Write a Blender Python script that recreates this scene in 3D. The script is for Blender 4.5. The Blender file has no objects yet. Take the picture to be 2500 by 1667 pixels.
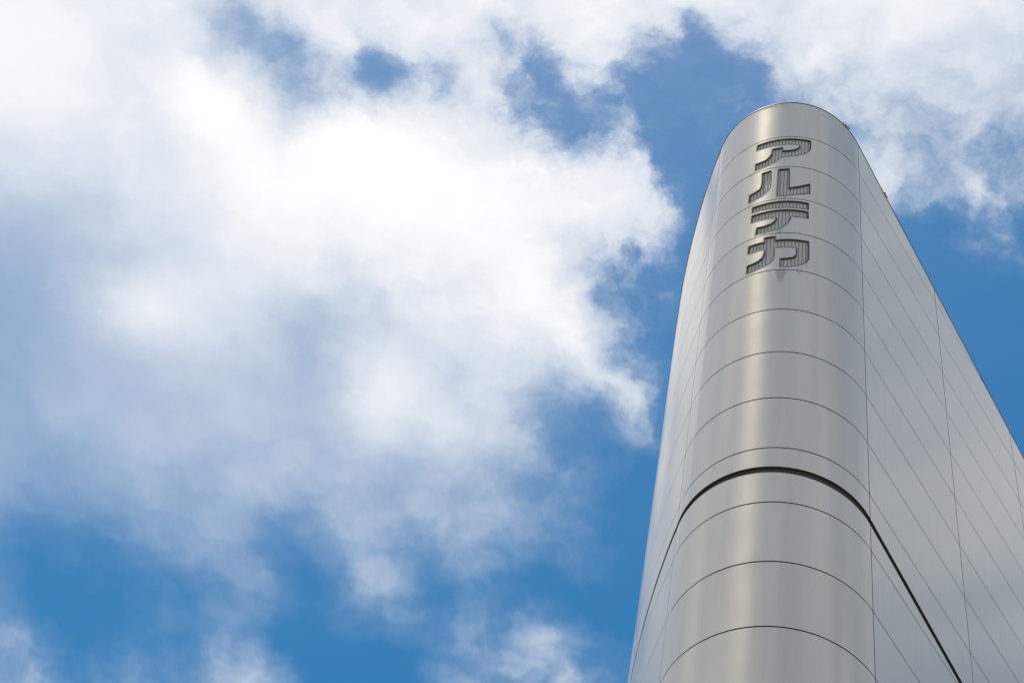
import bpy, bmesh, math, random
import numpy as np
from mathutils import Vector, Matrix, geometry

# ------------------------------------------------------------------ scene, camera, sky, sun
scene = bpy.context.scene
col = scene.collection
H = 1.2                      # height of one row of cladding panels (m)
CAM_H = 1.65
Z0 = CAM_H + 26.2047 * H     # level of the reference joint (row 0) above the ground
def rad(a): return math.radians(a)

cam_d = bpy.data.cameras.new('camera')
cam = bpy.data.objects.new('camera', cam_d)
col.objects.link(cam)
scene.camera = cam
YAW, PIT, ROLL = -0.2736, 1.0292, 0.2744
F_ = Vector((math.sin(YAW) * math.cos(PIT), math.cos(YAW) * math.cos(PIT), math.sin(PIT)))
R0 = Vector((math.cos(YAW), -math.sin(YAW), 0.0))
U0 = R0.cross(F_)
R_ = R0 * math.cos(ROLL) + U0 * math.sin(ROLL)
U_ = U0 * math.cos(ROLL) - R0 * math.sin(ROLL)
CAM = Vector((0, -12.2119 * H, CAM_H))
cam.matrix_world = Matrix(((R_.x, U_.x, -F_.x, CAM.x), (R_.y, U_.y, -F_.y, CAM.y), (R_.z, U_.z, -F_.z, CAM.z), (0, 0, 0, 1)))
cam_d.sensor_width = 36.0
cam_d.lens = 36.0 * 4735.35 / 2500.0
cam_d.clip_start = 0.1
cam_d.clip_end = 5000.0

scene.render.engine = 'CYCLES'
scene.view_settings.view_transform = 'Standard'
scene.view_settings.look = 'None'
scene.view_settings.exposure = 0.0
scene.view_settings.gamma = 1.0
scene.view_settings.use_curve_mapping = False

SUN_EL, SUN_AZ = rad(79.8), rad(-88.0)       # azimuth from the camera's side of the tower, negative = left
S = Vector((math.sin(SUN_AZ) * math.cos(SUN_EL), -math.cos(SUN_AZ) * math.cos(SUN_EL), math.sin(SUN_EL)))
sun_d = bpy.data.lights.new('sun', 'SUN')
sun_d.energy = 4.8
sun_d.angle = rad(0.53)
sun_d.color = (1.0, 0.83, 0.58)
sun = bpy.data.objects.new('sun', sun_d)
sun.rotation_euler = (-S).to_track_quat('-Z', 'Y').to_euler()
sun.location = (0, 0, 80)
col.objects.link(sun)

# ---- sky: Nishita blue, cumulus laid out on a flat cloud layer (direction / height), fractal detail
world = bpy.data.worlds.new('World')
scene.world = world
world.use_nodes = True
world.cycles.sampling_method = 'MANUAL'
world.cycles.sample_map_resolution = 512
wn, wl = world.node_tree.nodes, world.node_tree.links
wn.clear()
SKY_STRENGTH = 0.10

def px_q(x, y):              # photo direction -> point on the cloud layer
    d = F_ * 4735.35 + R_ * (x - 1250) - U_ * (y - 833.5)
    return (d.x / d.z, d.y / d.z)

# cloud thickness: rows of the sky from the top of the view down, every 208 px of the photo's 2500
GX = [0, 208, 417, 625, 833, 1042, 1250, 1458, 1667, 1875, 2083, 2292, 2500]
GRID = {
    0:    [.92, .90, .85, .66, .80, .82, .88, .88, .72, .88, .78, .90, .86],
    208:  [1.02, .92, .82, .50, .70, .60, .62, .55, .04, .40, .72, .62, .55],
    417:  [.65, .74, .90, 1.10, 1.16, 1.10, .90, .78, .00, .10, .62, .50, .30],
    625:  [.50, .58, .78, .84, .88, .92, .97, .70, .06, .05, .05, .00, .12],
    833:  [.42, .55, .80, .64, .58, .82, .84, .82, .08, .00, .00, .00, .00],
    1042: [.38, .47, .50, .60, .74, .75, .56, .14, .00, .00, .00, .00, .00],
    1250: [.33, .28, .38, .42, .36, .42, .38, .10, .00, .00, .00, .00, .00],
    1458: [.08, .03, .10, .24, .32, .24, .20, .00, .00, .00, .00, .00, .05],
    1667: [.40, .25, .30, .48, .00, .04, .34, .26, .00, .00, .05, .10, .15],
}
EXTRA = [(1340, 340, .25), (840, 168, .28), (890, 178, .08), (950, 200, .04), (1005, 215, .22), (1000, 260, .30), (1060, 190, .58), (860, 120, .50), (930, 90, .62), (980, 330, .97), (1120, 330, .80), (1150, 180, .68), (600, 80, .45), (620, 175, .35), (478, 337, 1.0), (590, 255, .93),
         (690, 280, .55), (800, 300, .72), (1500, 180, .60), (1530, 90, .86), (1610, 150, .22), (1610, 480, .62), (1560, 400, .30),
         (1700, 90, .32), (1740, 190, .08), (1790, 240, .30), (2330, 310, .55), (2440, 330, .55), (1250, 190, .32), (1400, 250, .45), (1480, 300, .34), (1390, 370, .28), (1200, 290, .82), (1300, 450, .92), (1570, 260, .42), (2400, 520, .48), (2200, 560, .00), (2150, 480, .40), (330, 760, .86),
         (500, 740, .84), (800, 880, .50), (900, 960, .86), (1350, 735, .97), (1480, 690, .34), (1440, 640, .80), (1530, 760, .62),
         (1570, 850, .15), (1540, 950, .74), (1480, 900, .78), (1390, 1000, .22), (740, 1010, .50), (130, 1275, .14), (60, 1380, .04),
         (900, 1385, .40), (930, 1440, .38), (880, 1490, .34), (820, 1400, .20), (990, 1430, .26), (840, 1320, .40), (690, 1310, .16), (1400, 1330, .26), (1190, 1380, .32), (1290, 1400, .04), (790, 1470, .08),
         (30, 1620, .44), (610, 1630, .55), (730, 1580, .00), (1100, 1610, .36), (1290, 1540, .38), (1430, 1625, .36), (1200, 1570, .25), (1370, 1580, .30), (950, 1580, .00),
         (1520, 1570, .06), (1600, 680, .25), (1590, 620, .5), (1560, 540, .60), (300, 1150, .44), (520, 1160, .46), (1500, 1080, .18)]
BASE = 0.42
# smooth thickness map through these points on a 32 x 32 patch of the cloud layer, then split into products of
# curves along the two axes (a low-rank sum) so that a few colour ramps carry it
cent, val, radii = [], [], []
for y, row in GRID.items():
    for x, w in zip(GX, row):
        cent.append(px_q(x, y)); val.append(w - BASE); radii.append(0.150)
for x, y, w in EXTRA:
    cent.append(px_q(x, y)); val.append(w - BASE); radii.append(0.052)
cent, val, radii = np.array(cent), np.array(val), np.array(radii)
def kern(a_, b_, r_):
    t_ = np.clip(1 - np.hypot(*(a_[:, None] - b_[None]).transpose(2, 0, 1)) / r_[None], 0, 1)
    return t_ * t_ * (3 - 2 * t_)
K = kern(cent, cent, radii)
wts = np.linalg.solve(K.T @ K + 0.04 * np.eye(len(val)), K.T @ val)
QX0, QX1, QY0, QY1, NQ, RANK = -0.61, 0.23, 0.30, 0.94, 32, 15
gx, gy = np.linspace(QX0, QX1, NQ), np.linspace(QY0, QY1, NQ)
GXX, GYY = np.meshgrid(gx, gy, indexing='ij')
field = (kern(np.stack([GXX.ravel(), GYY.ravel()], 1), cent, radii) @ wts).reshape(NQ, NQ)
fade = np.minimum(1, np.minimum(np.arange(NQ), np.arange(NQ)[::-1]) / 2.0)
field *= fade[:, None] * fade[None]
Us, Ss, Vs = np.linalg.svd(field)
fx = Us[:, :RANK] * np.sqrt(Ss[:RANK]); fy = Vs[:RANK].T * np.sqrt(Ss[:RANK])
# where the edges of the cloud are crisp and curled (1) and where it is a smooth veil (0)
CX_ = [0, 417, 833, 1250, 1667, 2083, 2500]
CRISP = {0: [.15, .3, .75, .7, 1, .6, .45], 278: [.05, .35, 1, 1, 1, .55, .4], 556: [0, 0, .1, .8, 1, 1, 1], 833: [0, 0, .05, .4, 1, 1, 1],
         1111: [0, .05, .05, .2, 1, 1, 1], 1389: [.35, .35, .5, .5, .7, .7, .7], 1667: [.5, .5, .5, .5, .6, .6, .6]}
cc = np.array([px_q(x, y) for y in CRISP for x in CX_]); cv = np.array([v for r_ in CRISP.values() for v in r_])
d2 = ((np.stack([GXX.ravel(), GYY.ravel()], 1)[:, None] - cc[None]) ** 2).sum(2)
kk = np.exp(-d2 / (2 * 0.055 ** 2)) + 1e-9 * np.exp(-d2 / (2 * .3 ** 2)) + 1e-30
crisp = ((kk * cv[None]).sum(1) / kk.sum(1)).reshape(NQ, NQ) - 0.5
Uc, Sc, Vc = np.linalg.svd(crisp)
cx_, cy_ = Uc[:, :3] * np.sqrt(Sc[:3]), Vc[:3].T * np.sqrt(Sc[:3])
print('cloud map rank error', np.abs(fx @ fy.T - field).max())

def W(kind, **kw):
    n = wn.new(kind)
    for k, v in kw.items(): setattr(n, k, v)
    return n
def math_(op, a, b=None, c=None, clamp=False):
    n = W('ShaderNodeMath', operation=op, use_clamp=clamp)
    for i, v in enumerate((a, b, c)):
        if v is None: continue
        if isinstance(v, (int, float)): n.inputs[i].default_value = v
        else: wl.new(v, n.inputs[i])
    return n.outputs[0]
def vmath(op, a, b=None, out=0):
    n = W('ShaderNodeVectorMath', operation=op)
    for i, v in enumerate((a, b)):
        if v is None: continue
        if isinstance(v, (tuple, list, Vector)): n.inputs[i].default_value = v
        else: wl.new(v, n.inputs[i])
    return n.outputs[out]
def wnoise(vec, scale, detail, rough, lac=2.0, dist_=0.0, col_=False):
    n = W('ShaderNodeTexNoise')
    n.noise_dimensions = '3D'
    wl.new(vec, n.inputs['Vector'])
    n.inputs['Scale'].default_value = scale
    n.inputs['Detail'].default_value = detail
    n.inputs['Roughness'].default_value = rough
    n.inputs['Lacunarity'].default_value = lac
    n.inputs['Distortion'].default_value = dist_
    return n.outputs['Color' if col_ else 'Fac']

tc = W('ShaderNodeTexCoord')
sep = W('ShaderNodeSeparateXYZ'); wl.new(tc.outputs['Generated'], sep.inputs[0])
zc = math_('MAXIMUM', sep.outputs[2], 0.10)
q3 = W('ShaderNodeCombineXYZ')
wl.new(math_('DIVIDE', sep.outputs[0], zc), q3.inputs[0])
wl.new(math_('DIVIDE', sep.outputs[1], zc), q3.inputs[1])
Q = q3.outputs[0]
# domain warp: a broad swirl and a fine fray
warp1 = vmath('SUBTRACT', wnoise(Q, 7.0, 3.0, 0.55, col_=True), (0.5, 0.5, 0.5))
warp2 = vmath('SUBTRACT', wnoise(Q, 38.0, 4.0, 0.6, col_=True), (0.5, 0.5, 0.5))
def scaled(v, s):
    n = W('ShaderNodeVectorMath', operation='SCALE'); wl.new(v, n.inputs[0]); n.inputs['Scale'].default_value = s
    return n.outputs[0]
QW = vmath('ADD', vmath('ADD', Q, scaled(warp1, 0.055)), scaled(warp2, 0.028))
# broad cloud thickness
qs = W('ShaderNodeSeparateXYZ'); wl.new(QW, qs.inputs[0])
def axis(out, lo, hi):
    m = W('ShaderNodeMapRange'); wl.new(out, m.inputs['Value'])
    m.inputs['From Min'].default_value = lo; m.inputs['From Max'].default_value = hi
    return m.outputs[0]
AX, AY = axis(qs.outputs[0], QX0, QX1), axis(qs.outputs[1], QY0, QY1)
def curves(fac, tab):        # three curves in the channels of one ramp, restored to their own range
    lo, hi = float(tab.min()), float(tab.max())
    r = W('ShaderNodeValToRGB'); r.color_ramp.interpolation = 'CARDINAL'
    e = r.color_ramp.elements
    for i in range(NQ):
        p = i / (NQ - 1)
        el = e[0] if i == 0 else (e[len(e) - 1] if i == NQ - 1 else e.new(p))
        el.position = p
        el.color = tuple(float((v - lo) / (hi - lo)) for v in tab[i]) + (1.0,)
    wl.new(fac, r.inputs[0])
    n = W('ShaderNodeVectorMath', operation='MULTIPLY_ADD')
    wl.new(r.outputs[0], n.inputs[0]); n.inputs[1].default_value = (hi - lo,) * 3; n.inputs[2].default_value = (lo,) * 3
    return n.outputs[0]
acc = None
for r0 in range(0, RANK, 3):
    d = vmath('DOT_PRODUCT', curves(AX, fx[:, r0:r0 + 3]), curves(AY, fy[:, r0:r0 + 3]), out=1)
    acc = d if acc is None else math_('ADD', acc, d)
# the rest of the sky carries on with clouds of the same kind
SEED = (1.7, 1.05, 2.35)
far = math_('MULTIPLY_ADD', wnoise(vmath('ADD', Q, SEED), 2.6, 2.0, 0.5), 3.0, -1.5)
dc = vmath('DISTANCE', Q, (-0.17, 0.60, 0.0), out=1)
farm = W('ShaderNodeMapRange', interpolation_type='SMOOTHSTEP')
wl.new(dc, farm.inputs['Value'])
farm.inputs['From Min'].default_value = 0.42; farm.inputs['From Max'].default_value = 0.62
broad = math_('ADD', math_('ADD', acc, BASE), math_('MULTIPLY', math_('ADD', far, 0.10), farm.outputs[0]))
# fractal detail, strongest along the crisp edges of the cloud
crispv = math_('ADD', vmath('DOT_PRODUCT', curves(AX, cx_), curves(AY, cy_), out=1), 0.5, clamp=True)
fray = math_('SUBTRACT', wnoise(QW, 24.0, 7.0, 0.54, 2.1), 0.5)
soft = math_('SUBTRACT', wnoise(QW, 8.0, 3.0, 0.45), 0.5)
bcl = math_('MINIMUM', math_('MAXIMUM', broad, 0.0), 1.0)
edge = math_('MULTIPLY', math_('MULTIPLY', bcl, math_('SUBTRACT', 1.0, bcl)), 4.0)
fa = math_('MULTIPLY_ADD', math_('MULTIPLY', edge, crispv), 1.15, math_('MULTIPLY_ADD', edge, 0.10, math_('MULTIPLY_ADD', crispv, 0.34, 0.04)))
sa = math_('MULTIPLY_ADD', edge, 0.16, 0.10)
thick0 = math_('ADD', broad, math_('MULTIPLY_ADD', fray, fa, math_('MULTIPLY', soft, sa)))
sharp = W('ShaderNodeMapRange', interpolation_type='SMOOTHSTEP')      # crisp cloud has firmer edges
wl.new(thick0, sharp.inputs['Value']); sharp.inputs['From Min'].default_value = 0.20; sharp.inputs['From Max'].default_value = 0.70
lerp = math_('MULTIPLY', math_('SUBTRACT', math_('MULTIPLY', sharp.outputs[0], 0.92), math_('MINIMUM', thick0, 0.92)), math_('MULTIPLY', math_('MULTIPLY', crispv, crispv), 0.65))
thick = math_('ADD', thick0, lerp)
ramp = W('ShaderNodeValToRGB')
ramp.color_ramp.interpolation = 'B_SPLINE'
wl.new(math_('MULTIPLY', thick, 0.8), ramp.inputs[0])      # 0.8 on the ramp = thickness 1
els = ramp.color_ramp.elements
def alpha(i, pos, a):
    e = els[i] if i < 2 else els.new(pos)
    e.position = pos; e.color = (a, a, a, 1)
stops = [(0.06, 0.0), (0.20, 0.10), (0.36, 0.29), (0.52, 0.50), (0.66, 0.70), (0.78, 0.90), (0.90, 1.0)]
els[0].position, els[1].position = stops[0][0], stops[-1][0]
els[0].color = (0, 0, 0, 1); els[1].color = (1, 1, 1, 1)
for p, a in stops[1:-1]:
    e = els.new(p); e.color = (a, a, a, 1)
sky = W('ShaderNodeTexSky', sky_type='NISHITA')
sky.sun_disc = False
sky.sun_elevation = SUN_EL
sky.sun_rotation = math.atan2(S.x, S.y)
sky.altitude = 100.0
sky.air_density = 1.0
sky.dust_density = 0.6
sky.ozone_density = 2.0
mixc = W('ShaderNodeMix', data_type='RGBA')
wl.new(ramp.outputs[0], mixc.inputs['Factor'])
hs = W('ShaderNodeHueSaturation'); hs.inputs['Saturation'].default_value = 1.45; hs.inputs['Value'].default_value = 1.22; hs.inputs['Hue'].default_value = 0.485
wl.new(sky.outputs[0], hs.inputs['Color'])
wl.new(hs.outputs[0], mixc.inputs['A'])
mixc.inputs['B'].default_value = tuple(c / SKY_STRENGTH for c in (1.03, 1.03, 1.03)) + (1,)
bg = W('ShaderNodeBackground')
bg.inputs['Strength'].default_value = SKY_STRENGTH
wl.new(mixc.outputs['Result'], bg.inputs['Color'])
wo = W('ShaderNodeOutputWorld')
wl.new(bg.outputs[0], wo.inputs['Surface'])

# ------------------------------------------------------------------ helpers
def tag(o, label=None, cat=None, group=None, kind=None):
    if label: o['label'] = label
    if cat: o['category'] = cat
    if group: o['group'] = group
    if kind: o['kind'] = kind
    return o
def link(name, me, mat, parent=None):
    o = bpy.data.objects.new(name, me)
    col.objects.link(o)
    if mat: me.materials.append(mat)
    if parent: o.parent = parent
    return o
def empty(name, loc=(0, 0, 0)):
    o = bpy.data.objects.new(name, None)
    o.location = loc
    col.objects.link(o)
    return o
def mat_new(name):
    m = bpy.data.materials.new(name)
    m.use_nodes = True
    nt = m.node_tree
    return m, nt.nodes, nt.links, nt.nodes['Principled BSDF']

# ------------------------------------------------------------------ materials
STAINS = [  # stains that run down from the letters: centre, half width, top, bottom (in panel rows)
    (-0.126, 0.060, -3.86, -4.08, 0.55), (-0.085, 0.085, -5.00, -5.40, 0.60), (0.130, 0.045, -4.95, -5.16, 0.40), (0.225, 0.03, -4.75, -4.95, 0.25),
    (-0.56, 0.03, -2.9, -3.35, 0.30), (-0.10, 0.03, -1.7, -1.95, 0.30), (-0.09, 0.03, -2.93, -3.04, 0.5), (-0.56, 0.05, -1.93, -2.2, 0.30)]
def panel_material():
    m, n, l, b = mat_new('silver_cladding')
    uv = n.new('ShaderNodeUVMap'); uv.uv_map = 'wall'
    info = n.new('ShaderNodeObjectInfo')
    sp = n.new('ShaderNodeSeparateXYZ'); l.new(uv.outputs[0], sp.inputs[0])
    def M(op, a, b_=None, c=None, clamp=False):
        k = n.new('ShaderNodeMath'); k.operation = op; k.use_clamp = clamp
        for i, v in enumerate((a, b_, c)):
            if v is None: continue
            if isinstance(v, (int, float)): k.inputs[i].default_value = v
            else: l.new(v, k.inputs[i])
        return k.outputs[0]
    U, V = sp.outputs[0], sp.outputs[1]
    edge_n = n.new('ShaderNodeTexNoise'); edge_n.inputs['Scale'].default_value = 14.0; edge_n.inputs['Detail'].default_value = 3.0
    l.new(uv.outputs[0], edge_n.inputs['Vector'])
    dirt = None
    for uc, hw, zt, zb, amt in STAINS:
        down = M('DIVIDE', M('SUBTRACT', V, zb), zt - zb, clamp=True)
        wide = M('MULTIPLY', M('MULTIPLY_ADD', down, 0.75, M('MULTIPLY', edge_n.outputs[0], 0.5)), hw)
        side = M('SUBTRACT', 1.0, M('DIVIDE', M('ABSOLUTE', M('SUBTRACT', U, uc)), wide), clamp=True)
        below = M('LESS_THAN', V, zt + 0.01)
        s = M('MULTIPLY', M('MULTIPLY', M('MINIMUM', M('MULTIPLY', side, 3.0), 1.0), M('MINIMUM', M('MULTIPLY', down, 2.0), 1.0)), M('MULTIPLY', below, amt * 0.75))
        dirt = s if dirt is None else M('ADD', dirt, s)
    # rain streaks and grime under the joints
    st = n.new('ShaderNodeTexNoise'); st.inputs['Scale'].default_value = 1.0; st.inputs['Detail'].default_value = 5.0
    mp = n.new('ShaderNodeMapping'); mp.inputs['Scale'].default_value = (16.0, 0.7, 1.0)
    l.new(uv.outputs[0], mp.inputs[0]); l.new(mp.outputs[0], st.inputs['Vector'])
    streak = M('MULTIPLY', M('SUBTRACT', st.outputs[0], 0.52, clamp=True), 0.28)
    fr = M('FRACT', M('MULTIPLY', V, -1.0))               # 0 at the joint above, 1 at the one below
    nearj = M('SUBTRACT', 1.0, M('MULTIPLY', fr, 9.0), clamp=True)
    st2 = n.new('ShaderNodeTexNoise'); st2.inputs['Scale'].default_value = 3.2; st2.inputs['Detail'].default_value = 4.0
    l.new(uv.outputs[0], st2.inputs['Vector'])
    grime = M('MULTIPLY', nearj, M('MULTIPLY', M('SUBTRACT', st2.outputs[0], 0.55, clamp=True), 1.6))
    total = M('ADD', M('ADD', dirt, streak), grime, clamp=True)
    mx = n.new('ShaderNodeMix'); mx.data_type = 'RGBA'
    l.new(total, mx.inputs['Factor'])
    tone = n.new('ShaderNodeMapRange'); l.new(info.outputs['Random'], tone.inputs['Value'])
    tone.inputs['To Min'].default_value = 0.96; tone.inputs['To Max'].default_value = 1.03
    base = n.new('ShaderNodeVectorMath'); base.operation = 'SCALE'
    base.inputs[0].default_value = (0.545, 0.54, 0.522); l.new(tone.outputs[0], base.inputs['Scale'])
    l.new(base.outputs[0], mx.inputs['A']); mx.inputs['B'].default_value = (0.17, 0.15, 0.12, 1)
    l.new(mx.outputs['Result'], b.inputs['Base Color'])
    b.inputs['Metallic'].default_value = 0.21; b.inputs['Specular IOR Level'].default_value = 0.30
    b.inputs['Coat Weight'].default_value = 0.8; b.inputs['Coat Roughness'].default_value = 0.11; b.inputs['Coat IOR'].default_value = 1.5
    b.inputs['Anisotropic'].default_value = 0.9; b.inputs['Anisotropic Rotation'].default_value = 0.25
    tg = n.new('ShaderNodeTangent'); tg.direction_type = 'UV_MAP'; tg.uv_map = 'wall'; l.new(tg.outputs[0], b.inputs['Tangent'])
    rn = n.new('ShaderNodeMapRange'); l.new(total, rn.inputs['Value'])
    rn.inputs['To Min'].default_value = 0.58; rn.inputs['To Max'].default_value = 0.62
    l.new(rn.outputs[0], b.inputs['Roughness'])
    # sheet metal is never quite flat
    wv = n.new('ShaderNodeTexNoise'); wv.inputs['Scale'].default_value = 1.3; wv.inputs['Detail'].default_value = 1.0
    l.new(uv.outputs[0], wv.inputs['Vector'])
    bp = n.new('ShaderNodeBump'); bp.inputs['Strength'].default_value = 0.25; bp.inputs['Distance'].default_value = 0.03
    l.new(wv.outputs[0], bp.inputs['Height']); l.new(bp.outputs[0], b.inputs['Normal'])
    return m
def plain(name, colr, rough=0.6, metal=0.0, var=0.15, scale=6.0):
    m, n, l, b = mat_new(name)
    t = n.new('ShaderNodeTexNoise'); t.inputs['Scale'].default_value = scale; t.inputs['Detail'].default_value = 5.0
    tc_ = n.new('ShaderNodeTexCoord'); l.new(tc_.outputs['Object'], t.inputs['Vector'])
    r = n.new('ShaderNodeMapRange'); l.new(t.outputs[0], r.inputs['Value'])
    r.inputs['To Min'].default_value = 1 - var; r.inputs['To Max'].default_value = 1 + var
    s = n.new('ShaderNodeVectorMath'); s.operation = 'SCALE'; s.inputs[0].default_value = colr
    l.new(r.outputs[0], s.inputs['Scale']); l.new(s.outputs[0], b.inputs['Base Color'])
    b.inputs['Roughness'].default_value = rough; b.inputs['Metallic'].default_value = metal
    return m
M_PANEL = panel_material()
M_CORE = plain('joint_sealant', (0.030, 0.029, 0.026), 0.9)
M_BAND = plain('bronze_channel', (0.040, 0.037, 0.028), 0.6, 0.1)
M_COPE = plain('dark_coping', (0.075, 0.08, 0.08), 0.45, 0.4)
M_FACE = plain('letter_tray', (0.43, 0.43, 0.41), 0.55, 0.0, 0.10, 30.0)
M_RIM = plain('letter_rim', (0.060, 0.060, 0.057), 0.7, 0.0, 0.10, 30.0)
M_LAMP = plain('letter_lamp_rows', (0.13, 0.13, 0.12), 0.5, 0.0, 0.3, 60.0)
M_ROOF = plain('roof_membrane', (0.22, 0.22, 0.21), 0.9)
M_STEEL = plain('galvanised_steel', (0.32, 0.33, 0.34), 0.4, 0.7, 0.15, 20.0)
M_PAVE = plain('pale_paving', (0.29, 0.275, 0.245), 0.85, 0.0, 0.2, 0.6)

# ------------------------------------------------------------------ plan of the tower (in panel rows)
RAD, AL, AR = 1.0934, -1.2958, 1.0352
UL, UR = RAD * AL, RAD * AR
def plan(u):
    """point and outward normal at running length u: round prow, straight wall to the right, gently bowed wall to the left"""
    if UL <= u <= UR:
        a = u / RAD
        return (RAD * math.sin(a), -RAD * math.cos(a)), (math.sin(a), -math.cos(a))
    if u > UR:
        s = u - UR
        p = (RAD * math.sin(AR), -RAD * math.cos(AR))
        return (p[0] + math.cos(AR) * s, p[1] + math.sin(AR) * s), (math.sin(AR), -math.cos(AR))
    s = UL - u
    p = (RAD * math.sin(AL), -RAD * math.cos(AL))
    t = (-math.cos(AL), -math.sin(AL)); nn = (math.sin(AL), -math.cos(AL))
    d = 0.0753 * s - 0.0484 * s * s; dd = 0.0753 - 0.0968 * s
    k = 1 / math.hypot(1, dd)
    return (p[0] + t[0] * s + nn[0] * d, p[1] + t[1] * s + nn[1] * d), ((nn[0] - dd * t[0]) * k, (nn[1] - dd * t[1]) * k)
def P3(u, z, off=0.0):
    (x, y), (nx, ny) = plan(u)
    return Vector(((x + nx * off) * H, (y + ny * off) * H, Z0 + z * H))
def N3(u):
    n_ = plan(u)[1]
    return Vector((n_[0], n_[1], 0.0))
A_ = lambda deg: RAD * math.radians(deg)
ROOF_T = [(UL - 4.8, -1.15), (UL - 2.4, -0.52), (UL - 1.7, -0.31), (UL - 1.4, -0.23), (UL - 1.1, -0.13), (UL - 0.8, 0.01), (UL - 0.5, 0.12), (UL - 0.25, 0.165),
          (A_(-60), .187), (A_(-36), .199), (A_(-15), .199), (A_(3), .186), (A_(15), .168), (A_(28), .130), (A_(39), .072), (A_(48), .010), (UR, -0.05), (UR + 7.2, -1.78)]
BAND_T = [(UL - 4.8, -10.64), (UL - 1.8, -9.84), (UL - .94, -9.57), (UL - .5, -9.45), (UL - .2, -9.365), (UL, -9.335), (A_(-55), -9.331), (A_(-21), -9.345), (A_(10), -9.363),
          (A_(37), -9.382), (A_(49), -9.400), (UR, -9.430), (UR + .82, -9.585), (UR + 2.05, -9.830), (UR + 7.2, -10.85)]
GAP_T = [(UL - 5, .115), (UL, .11), (A_(0), .112), (A_(40), .135), (UR, .13), (UR + 7.2, .12)]
def table(T):
    xs = np.array([a for a, b in T]); ys = np.array([b for a, b in T])
    def f(u):   # smoothed a little so that no kinks show
        return float(np.mean(np.interp([u - .12, u - .06, u, u + .06, u + .12], xs, ys)))
    return f
roof, band_u, gapf = table(ROOF_T), table(BAND_T), table(GAP_T)
band_l = lambda u: band_u(u) - gapf(u)
GROUND_ROW = -Z0 / H

tower = tag(empty('tower', (0, 0, 0)), 'tall silver metal clad tower with rounded prow rising at right', 'tower')

THICK, JH, JV, BEV = 0.035, 0.0092, 0.0066, 0.0020
def trim(u0, u1, topf, botf, n=60):
    us = np.linspace(u0, u1, n)
    ok = [u for u in us if topf(u) - botf(u) > 0.03]
    return (ok[0], ok[-1]) if len(ok) > 1 else None
def panel_mesh(u0, u1, topf, botf, nseg, holes=()):
    b = BEV
    V, F, NRM, UVS = [], [], [], []
    def add(u, z, off):
        V.append(P3(u, z, off)); UVS.append((u, z)); return len(V) - 1
    us = [u0 + (u1 - u0) * i / nseg for i in range(nseg + 1)]
    def loop(inset, off):
        uu = [min(max(u, u0 + inset), u1 - inset) for u in us]
        return [add(u, botf(u) + inset, off) for u in uu] + [add(u, topf(u) - inset, off) for u in reversed(uu)]
    face_in = loop(b, 0.0)
    m = nseg + 1
    if not holes:
        for i in range(nseg):
            F.append((face_in[i], face_in[i + 1], face_in[2 * m - 2 - i], face_in[2 * m - 1 - i])); NRM.append('s')
    else:
        pts = [Vector((UVS[i][0], UVS[i][1])) for i in face_in]
        edges = [(i, (i + 1) % len(pts)) for i in range(len(pts))]
        for poly in holes:
            k = len(pts)
            pts += [Vector(p) for p in poly]
            edges += [(k + i, k + (i + 1) % len(poly)) for i in range(len(poly))]
        z1, z2 = topf(0), botf(0)
        for u in us[1:-1]:
            for fz in (0.2, 0.4, 0.6, 0.8):
                pts.append(Vector((u, z2 + (z1 - z2) * fz)))
        vo, eo, fo, ov, oe, of = geometry.delaunay_2d_cdt(pts, edges, [], 0, 1e-6)
        base = len(V)
        for p in vo: add(p.x, p.y, 0.0)
        for f in fo:
            cx = sum(vo[i].x for i in f) / 3; cz = sum(vo[i].y for i in f) / 3
            if any(inside(cx, cz, h) for h in holes): continue
            F.append(tuple(base + i for i in f)); NRM.append('s')
    l1 = loop(0.0, -b); l2 = loop(0.0, -THICK)
    L = len(l1)
    for i in range(L):
        j = (i + 1) % L
        F.append((face_in[j], face_in[i], l1[i], l1[j])); NRM.append('s')
        F.append((l1[j], l1[i], l2[i], l2[j])); NRM.append('f')
    me = bpy.data.meshes.new('panel')
    me.from_pydata(V, [], F)
    uvl = me.uv_layers.new(name='wall')
    ln = [None] * len(me.loops)
    for p, kind in zip(me.polygons, NRM):
        p.use_smooth = True
        p.material_index = 1 if kind == 'f' else 0
        for li in p.loop_indices:
            vi = me.loops[li].vertex_index
            uvl.data[li].uv = UVS[vi]
            ln[li] = N3(UVS[vi][0]) if kind == 's' else p.normal.copy()
    me.normals_split_custom_set(ln)
    me.materials.append(M_PANEL); me.materials.append(M_CORE)
    return me
def inside(x, y, poly):
    r = False
    for i in range(len(poly)):
        (x1, y1), (x2, y2) = poly[i], poly[i - 1]
        if (y1 > y) != (y2 > y) and x < (x2 - x1) * (y - y1) / (y2 - y1) + x1: r = not r
    return r

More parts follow.
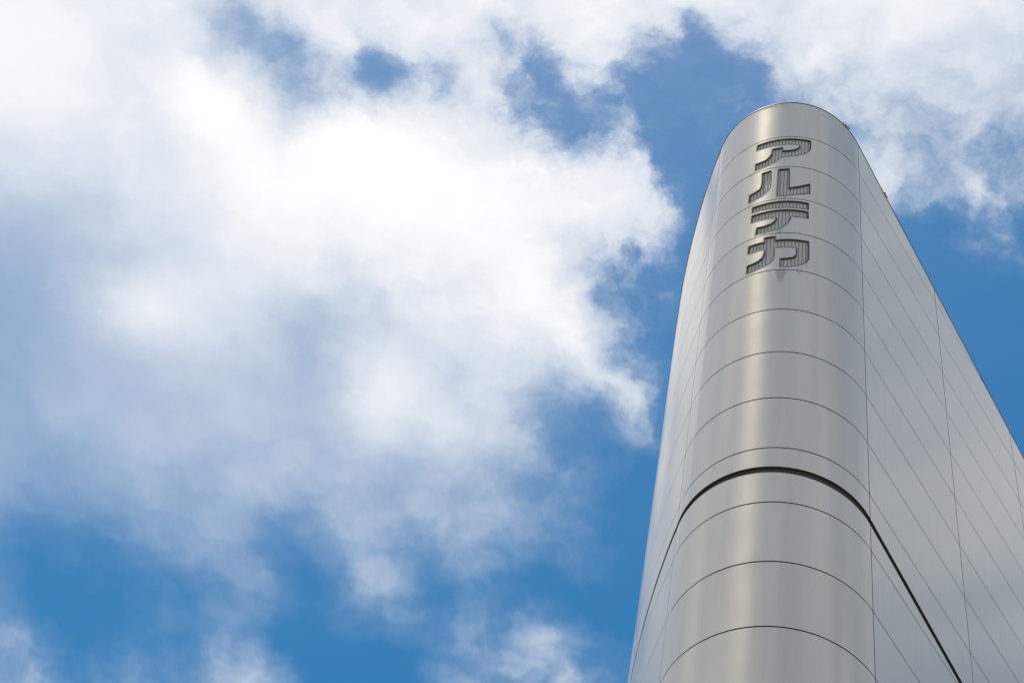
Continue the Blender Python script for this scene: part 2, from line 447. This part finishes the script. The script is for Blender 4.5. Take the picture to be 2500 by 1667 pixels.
# ------------------------------------------------------------------ the letters down the prow (u, z in panel rows)
LETTERS = [
 ('topmost sunken grey katakana letter on the silver prow, shaped like a hooked seven', 1, [[
  (-0.514,-1.072),(-0.400,-1.072),(-0.298,-1.072),(-0.199,-1.072),(-0.068,-1.070),(0.029,-1.070),(0.127,-1.070),(0.255,-1.066),(0.258,-1.211),(0.255,-1.355),(0.230,-1.448),(0.165,-1.563),
  (0.070,-1.646),(-0.026,-1.679),(-0.121,-1.678),(-0.165,-1.746),(-0.214,-1.823),(-0.310,-1.894),(-0.409,-1.929),(-0.519,-1.936),(-0.524,-1.690),(-0.450,-1.697),(-0.369,-1.681),
  (-0.318,-1.604),(-0.290,-1.509),(-0.284,-1.363),(-0.128,-1.356),(-0.125,-1.462),(-0.029,-1.462),(0.035,-1.430),(0.076,-1.378),(0.094,-1.318),(0.086,-1.278),(0.058,-1.272),
  (-0.064,-1.274),(-0.162,-1.276),(-0.260,-1.276),(-0.340,-1.278),(-0.429,-1.280),(-0.521,-1.272)]]),
 ('sunken grey katakana letter of two separate strokes, second from the tower top', 2, [[
  (-0.411,-2.080),(-0.268,-2.066),(-0.263,-2.317),(-0.264,-2.538),(-0.277,-2.649),(-0.319,-2.744),(-0.381,-2.822),(-0.446,-2.862),(-0.581,-2.900),(-0.581,-2.630),(-0.502,-2.614),
  (-0.435,-2.574),(-0.411,-2.511),(-0.405,-2.383)],
  [(-0.186,-2.064),(-0.025,-2.062),(-0.018,-2.663),(0.114,-2.599),(0.255,-2.467),(0.257,-2.778),(0.056,-2.886),(-0.066,-2.919),(-0.189,-2.925)]]),
 ('sunken grey katakana letter with two long horizontal bars, third from the tower top', 3, [[
  (-0.522,-3.056),(-0.416,-3.060),(-0.275,-3.064),(-0.124,-3.066),(-0.013,-3.067),(0.099,-3.067),(0.243,-3.066),(0.240,-3.275),(0.102,-3.272),(-0.046,-3.268),(-0.232,-3.262),(-0.386,-3.254),(-0.519,-3.246)],
  [(-0.520,-3.300),(-0.384,-3.312),(-0.269,-3.318),(-0.045,-3.324),(0.102,-3.324),(0.240,-3.323),(0.243,-3.536),(0.142,-3.537),(0.017,-3.538),(0.011,-3.622),(-0.016,-3.724),(-0.065,-3.814),
  (-0.158,-3.900),(-0.252,-3.936),(-0.403,-3.940),(-0.449,-3.942),(-0.434,-3.716),(-0.333,-3.730),(-0.244,-3.701),(-0.201,-3.641),(-0.177,-3.556),(-0.263,-3.552),(-0.377,-3.545),(-0.440,-3.541),(-0.521,-3.533)]]),
 ('lowest of the sunken grey katakana letters, with an open hook at right', 4, [[
  (-0.323,-4.066),(-0.165,-4.070),(-0.162,-4.180),(-0.101,-4.179),(-0.030,-4.178),(0.114,-4.173),(0.256,-4.168),(0.259,-4.512),(0.257,-4.668),(0.221,-4.762),(0.158,-4.856),(0.054,-4.921),
  (-0.103,-4.933),(-0.106,-4.695),(-0.020,-4.691),(0.050,-4.661),(0.088,-4.606),(0.094,-4.512),(0.092,-4.405),(-0.025,-4.408),(-0.175,-4.406),(-0.169,-4.513),(-0.170,-4.637),(-0.188,-4.741),
  (-0.229,-4.821),(-0.285,-4.869),(-0.371,-4.910),(-0.534,-4.933),(-0.531,-4.700),(-0.453,-4.700),(-0.379,-4.672),(-0.329,-4.609),(-0.312,-4.510),(-0.312,-4.408),(-0.388,-4.408),(-0.535,-4.402),
  (-0.532,-4.174),(-0.434,-4.178),(-0.318,-4.184)]])]
for lab, row, polys in LETTERS:                # same winding everywhere: counter-clockwise in (u, z)
    for p in polys:
        if sum(p[i - 1][0] * p[i][1] - p[i][0] * p[i - 1][1] for i in range(len(p))) < 0: p.reverse()

# ------------------------------------------------------------------ cladding panels
COLS = [(UL - 4.686, UL - 2.343, 14), (UL - 2.343, UL, 18), (UL, UR, 56), (UR, UR + 2.343, 6), (UR + 2.343, UR + 4.707, 6), (UR + 4.707, UR + 7.07, 6)]
rows = int(-GROUND_ROW) + 1
for ci, (u0, u1, nseg) in enumerate(COLS):
    a, b_ = u0 + JV, u1 - JV
    for k in range(rows):
        zt = 0.6 if k == 0 else -k - JH
        zb = max(-(k + 1) + JH, GROUND_ROW + 0.02)
        if zt - zb < 0.1: continue
        top = lambda u, zt=zt: min(zt, roof(u))
        bot = lambda u, zb=zb: zb
        jobs = [(lambda u, t=top: t(u), lambda u, zb=zb: max(zb, band_u(u))), (lambda u, t=top: min(t(u), band_l(u)), bot)]
        for tf, bf in jobs:
            r = trim(a, b_, tf, bf)
            if not r: continue
            holes = []
            if ci == 2 and 1 <= k <= 4 and bf(0) < -k - 0.9:
                holes = LETTERS[k - 1][2]
            link('panel', panel_mesh(r[0], r[1], tf, bf, nseg, holes), None, tower)

# ------------------------------------------------------------------ the wall behind the panels, roof, coping, rear wall
def ring_strip(name, off, topf, botf, mat, u0, u1, n, parent, cap=None):
    V, F = [], []
    us = np.linspace(u0, u1, n)
    for u in us:
        V += [P3(u, botf(u), off), P3(u, topf(u), off)]
    for i in range(n - 1):
        F.append((2 * i, 2 * i + 2, 2 * i + 3, 2 * i + 1))
    me = bpy.data.meshes.new(name); me.from_pydata(V, [], F)
    for p in me.polygons: p.use_smooth = True
    return link(name, me, mat, parent)
UA, UB = COLS[0][0], COLS[-1][1]
ring_strip('inner_wall', -THICK - 0.004, lambda u: roof(u) - 0.01, lambda u: GROUND_ROW, M_CORE, UA, UB, 160, tower)
def profile(name, prof, mat, u0, u1, n, parent):          # closed profile [(offset, z function)] swept along the wall
    V, F = [], []
    us = np.linspace(u0, u1, n); m = len(prof)
    for u in us:
        for off, zf in prof: V.append(P3(u, zf(u), off))
    for i in range(n - 1):
        for j in range(m):
            F.append((i * m + j, (i + 1) * m + j, (i + 1) * m + (j + 1) % m, i * m + (j + 1) % m))
    F.append(tuple(range(m))[::-1]); F.append(tuple((n - 1) * m + j for j in range(m)))
    me = bpy.data.meshes.new(name); me.from_pydata(V, [], F)
    return link(name, me, mat, parent)
profile('channel_band', [(-THICK + .001, lambda u: band_l(u) - .012), (-.029, lambda u: band_l(u) - .012), (-.029, lambda u: band_l(u) + .030), (-THICK + .006, lambda u: band_l(u) + .034),
                         (-THICK + .006, lambda u: band_u(u) + .012), (-THICK + .001, lambda u: band_u(u) + .012)], M_BAND, UA, UB, 150, tower)
profile('coping', [(-.06, lambda u: roof(u) + .004), (.006, lambda u: roof(u) + .004), (.006, lambda u: roof(u) + .020), (-.06, lambda u: roof(u) + .026)], M_COPE, UA, UB, 180, tower)
# roof deck
us = np.linspace(UA, UB, 120)
pts = [P3(u, roof(u) - 0.10, -THICK) for u in us]
flat = [Vector((p.x, p.y)) for p in pts]
vo, eo, fo, *_ = geometry.delaunay_2d_cdt(flat, [], [list(range(len(flat)))], 1, 1e-6)
me = bpy.data.meshes.new('roof')
zs = {}
def near_z(p): return min(pts, key=lambda q: (q.x - p.x) ** 2 + (q.y - p.y) ** 2).z
me.from_pydata([Vector((p.x, p.y, near_z(p))) for p in vo], [], [tuple(f) for f in fo])
link('roof', me, M_ROOF, tower)
pa, pb = P3(UA, roof(UA) - .01, -THICK), P3(UB, roof(UB) - .01, -THICK)
bm = bmesh.new()
dv = (pb - pa); dv.z = 0; nb = Vector((-dv.y, dv.x, 0)).normalized() * 0.05
q = [pa, pb, Vector((pb.x, pb.y, 0)), Vector((pa.x, pa.y, 0))]
vs = [bm.verts.new(p) for p in q] + [bm.verts.new(p + nb) for p in q]
for f in ((0, 1, 2, 3), (7, 6, 5, 4), (0, 4, 5, 1), (1, 5, 6, 2), (2, 6, 7, 3), (3, 7, 4, 0)): bm.faces.new([vs[i] for i in f])
bm.normal_update(); me = bpy.data.meshes.new('rear_wall'); bm.to_mesh(me); bm.free()
link('rear_wall', me, M_STEEL, tower)

# ------------------------------------------------------------------ letters: tray, rim, rows of lamps
DEP = 0.024
def refine(poly, step=0.03):
    out = []
    for i in range(len(poly)):
        (x1, y1), (x2, y2) = poly[i], poly[(i + 1) % len(poly)]
        n = max(1, int(abs(x2 - x1) / step))
        out += [(x1 + (x2 - x1) * k / n, y1 + (y2 - y1) * k / n) for k in range(n)]
    return out
def cuts(poly, u):
    zs_ = []
    for i in range(len(poly)):
        (x1, y1), (x2, y2) = poly[i - 1], poly[i]
        if (x1 > u) != (x2 > u): zs_.append(y1 + (y2 - y1) * (u - x1) / (x2 - x1))
    return sorted(zs_)
for lab, row, polys in LETTERS:
    base = P3(-0.13, -row - 0.95, 0)
    t = tag(empty('sign_letter', base), lab, 'letter', 'katakana letters down the prow')
    fV, fF, rV, rF, lV, lF = [], [], [], [], [], []
    for poly0 in polys:
        poly = refine(poly0)
        n = len(poly)
        # tray
        uu = [p[0] for p in poly]; zz = [p[1] for p in poly]
        pts = [Vector(p) for p in poly]
        extra = [Vector((u, z)) for u in np.arange(min(uu) + .02, max(uu), .04) for z in np.arange(min(zz) + .03, max(zz), .06) if inside(u, z, poly)]
        vo, eo, fo, *_ = geometry.delaunay_2d_cdt(pts + extra, [(i, (i + 1) % n) for i in range(n)], [], 0, 1e-6)
        k = len(fV)
        fV += [P3(p.x, p.y, -DEP) - base for p in vo]
        for f in fo:
            cx = sum(vo[i].x for i in f) / 3; cz = sum(vo[i].y for i in f) / 3
            if inside(cx, cz, poly): fF.append(tuple(k + i for i in f))
        # rim: thin frame standing a little proud of the sheet, walls down to the tray
        w = 0.011
        inner, outer = [], []
        for i in range(n):
            a, b0, c = Vector(poly[i - 1]), Vector(poly[i]), Vector(poly[(i + 1) % n])
            d1, d2 = (b0 - a).normalized(), (c - b0).normalized()
            n1, n2 = Vector((-d1.y, d1.x)), Vector((-d2.y, d2.x))
            mm = (n1 + n2)
            mm = mm.normalized() / max(0.5, mm.normalized().dot(n1)) if mm.length > 1e-6 else n1
            outer.append(b0 - mm * 0.003); inner.append(b0 + mm * w)
        k = len(rV)
        for ring_, off in ((outer, -0.006), (outer, 0.0012), (inner, 0.0012), (inner, -DEP - .002)):
            rV += [P3(p[0], p[1], off) - base for p in ring_]
        for s in range(3):
            for i in range(n):
                j = (i + 1) % n
                rF.append((k + s * n + i, k + s * n + j, k + (s + 1) * n + j, k + (s + 1) * n + i))
        # rows of small lamps down the tray
        for u in np.arange(-0.60, 0.30, 0.0455):
            zz_ = cuts(poly, u)
            for z1, z2 in zip(zz_[0::2], zz_[1::2]):
                z1, z2 = z1 + 0.014, z2 - 0.014
                if z2 - z1 < 0.04: continue
                m_ = max(1, int((z2 - z1) / 0.048))
                for j in range(m_):
                    a, b0 = z1 + (z2 - z1) * (j + .08) / m_, z1 + (z2 - z1) * (j + .92) / m_
                    hw = 0.0038
                    k = len(lV)
                    for (du, z, off) in ((-hw, a, -DEP), (hw, a, -DEP), (hw, b0, -DEP), (-hw, b0, -DEP), (-hw * .7, a + .006, -DEP + .009), (hw * .7, a + .006, -DEP + .009), (hw * .7, b0 - .006, -DEP + .009), (-hw * .7, b0 - .006, -DEP + .009)):
                        lV.append(P3(u + du, z, off) - base)
                    for f in ((4, 5, 6, 7), (0, 1, 5, 4), (1, 2, 6, 5), (2, 3, 7, 6), (3, 0, 4, 7)): lF.append(tuple(k + i for i in f))
    for nm, V_, F2, mt in (('tray', fV, fF, M_FACE), ('rim', rV, rF, M_RIM), ('lamp_rows', lV, lF, M_LAMP)):
        me = bpy.data.meshes.new(nm); me.from_pydata(V_, [], F2)
        o = link(nm, me, mt, t)
        if nm == 'lamp_rows': o['kind'] = 'stuff'

# ------------------------------------------------------------------ small fittings along the roof edge
def fitting(u, kind):
    z = roof(u) + .022
    o = P3(u, z, -.01); nx = N3(u); tx = Vector((-nx.y, nx.x, 0)); up = Vector((0, 0, 1))
    bm = bmesh.new()
    def box(c, sx, sy, sz):
        r = bmesh.ops.create_cube(bm, size=1.0)
        for v in r['verts']:
            p = v.co.copy(); v.co = o + tx * (c[0] + p.x * sx) + nx * (c[1] + p.y * sy) + up * (c[2] + p.z * sz)
    if kind == 'lug':
        box((0, -.02, .008), .13, .05, .03); box((0, -.02, .03), .05, .035, .03); box((.10, -.02, .004), .18, .02, .015)
    else:
        box((0, .012, .012), .035, .06, .04); box((.05, .02, .02), .14, .02, .02); box((-.04, .012, .04), .02, .02, .06)
    bmesh.ops.bevel(bm, geom=bm.edges[:], offset=.003, segments=1, affect='EDGES')
    me = bpy.data.meshes.new('roof_bracket'); bm.to_mesh(me); bm.free()
    link('roof_bracket', me, M_STEEL, tower)
fitting(-0.052, 'lug'); fitting(0.806, 'clamp'); fitting(UR + 0.78, 'clamp'); fitting(UR + 2.667, 'lug')

# ------------------------------------------------------------------ ground at the foot of the tower
bm = bmesh.new()
bmesh.ops.create_circle(bm, cap_ends=True, radius=1500.0, segments=96)
me = bpy.data.meshes.new('ground'); bm.to_mesh(me); bm.free()
g = link('ground', me, M_PAVE); tag(g, kind='structure'); g.location.z = -0.004
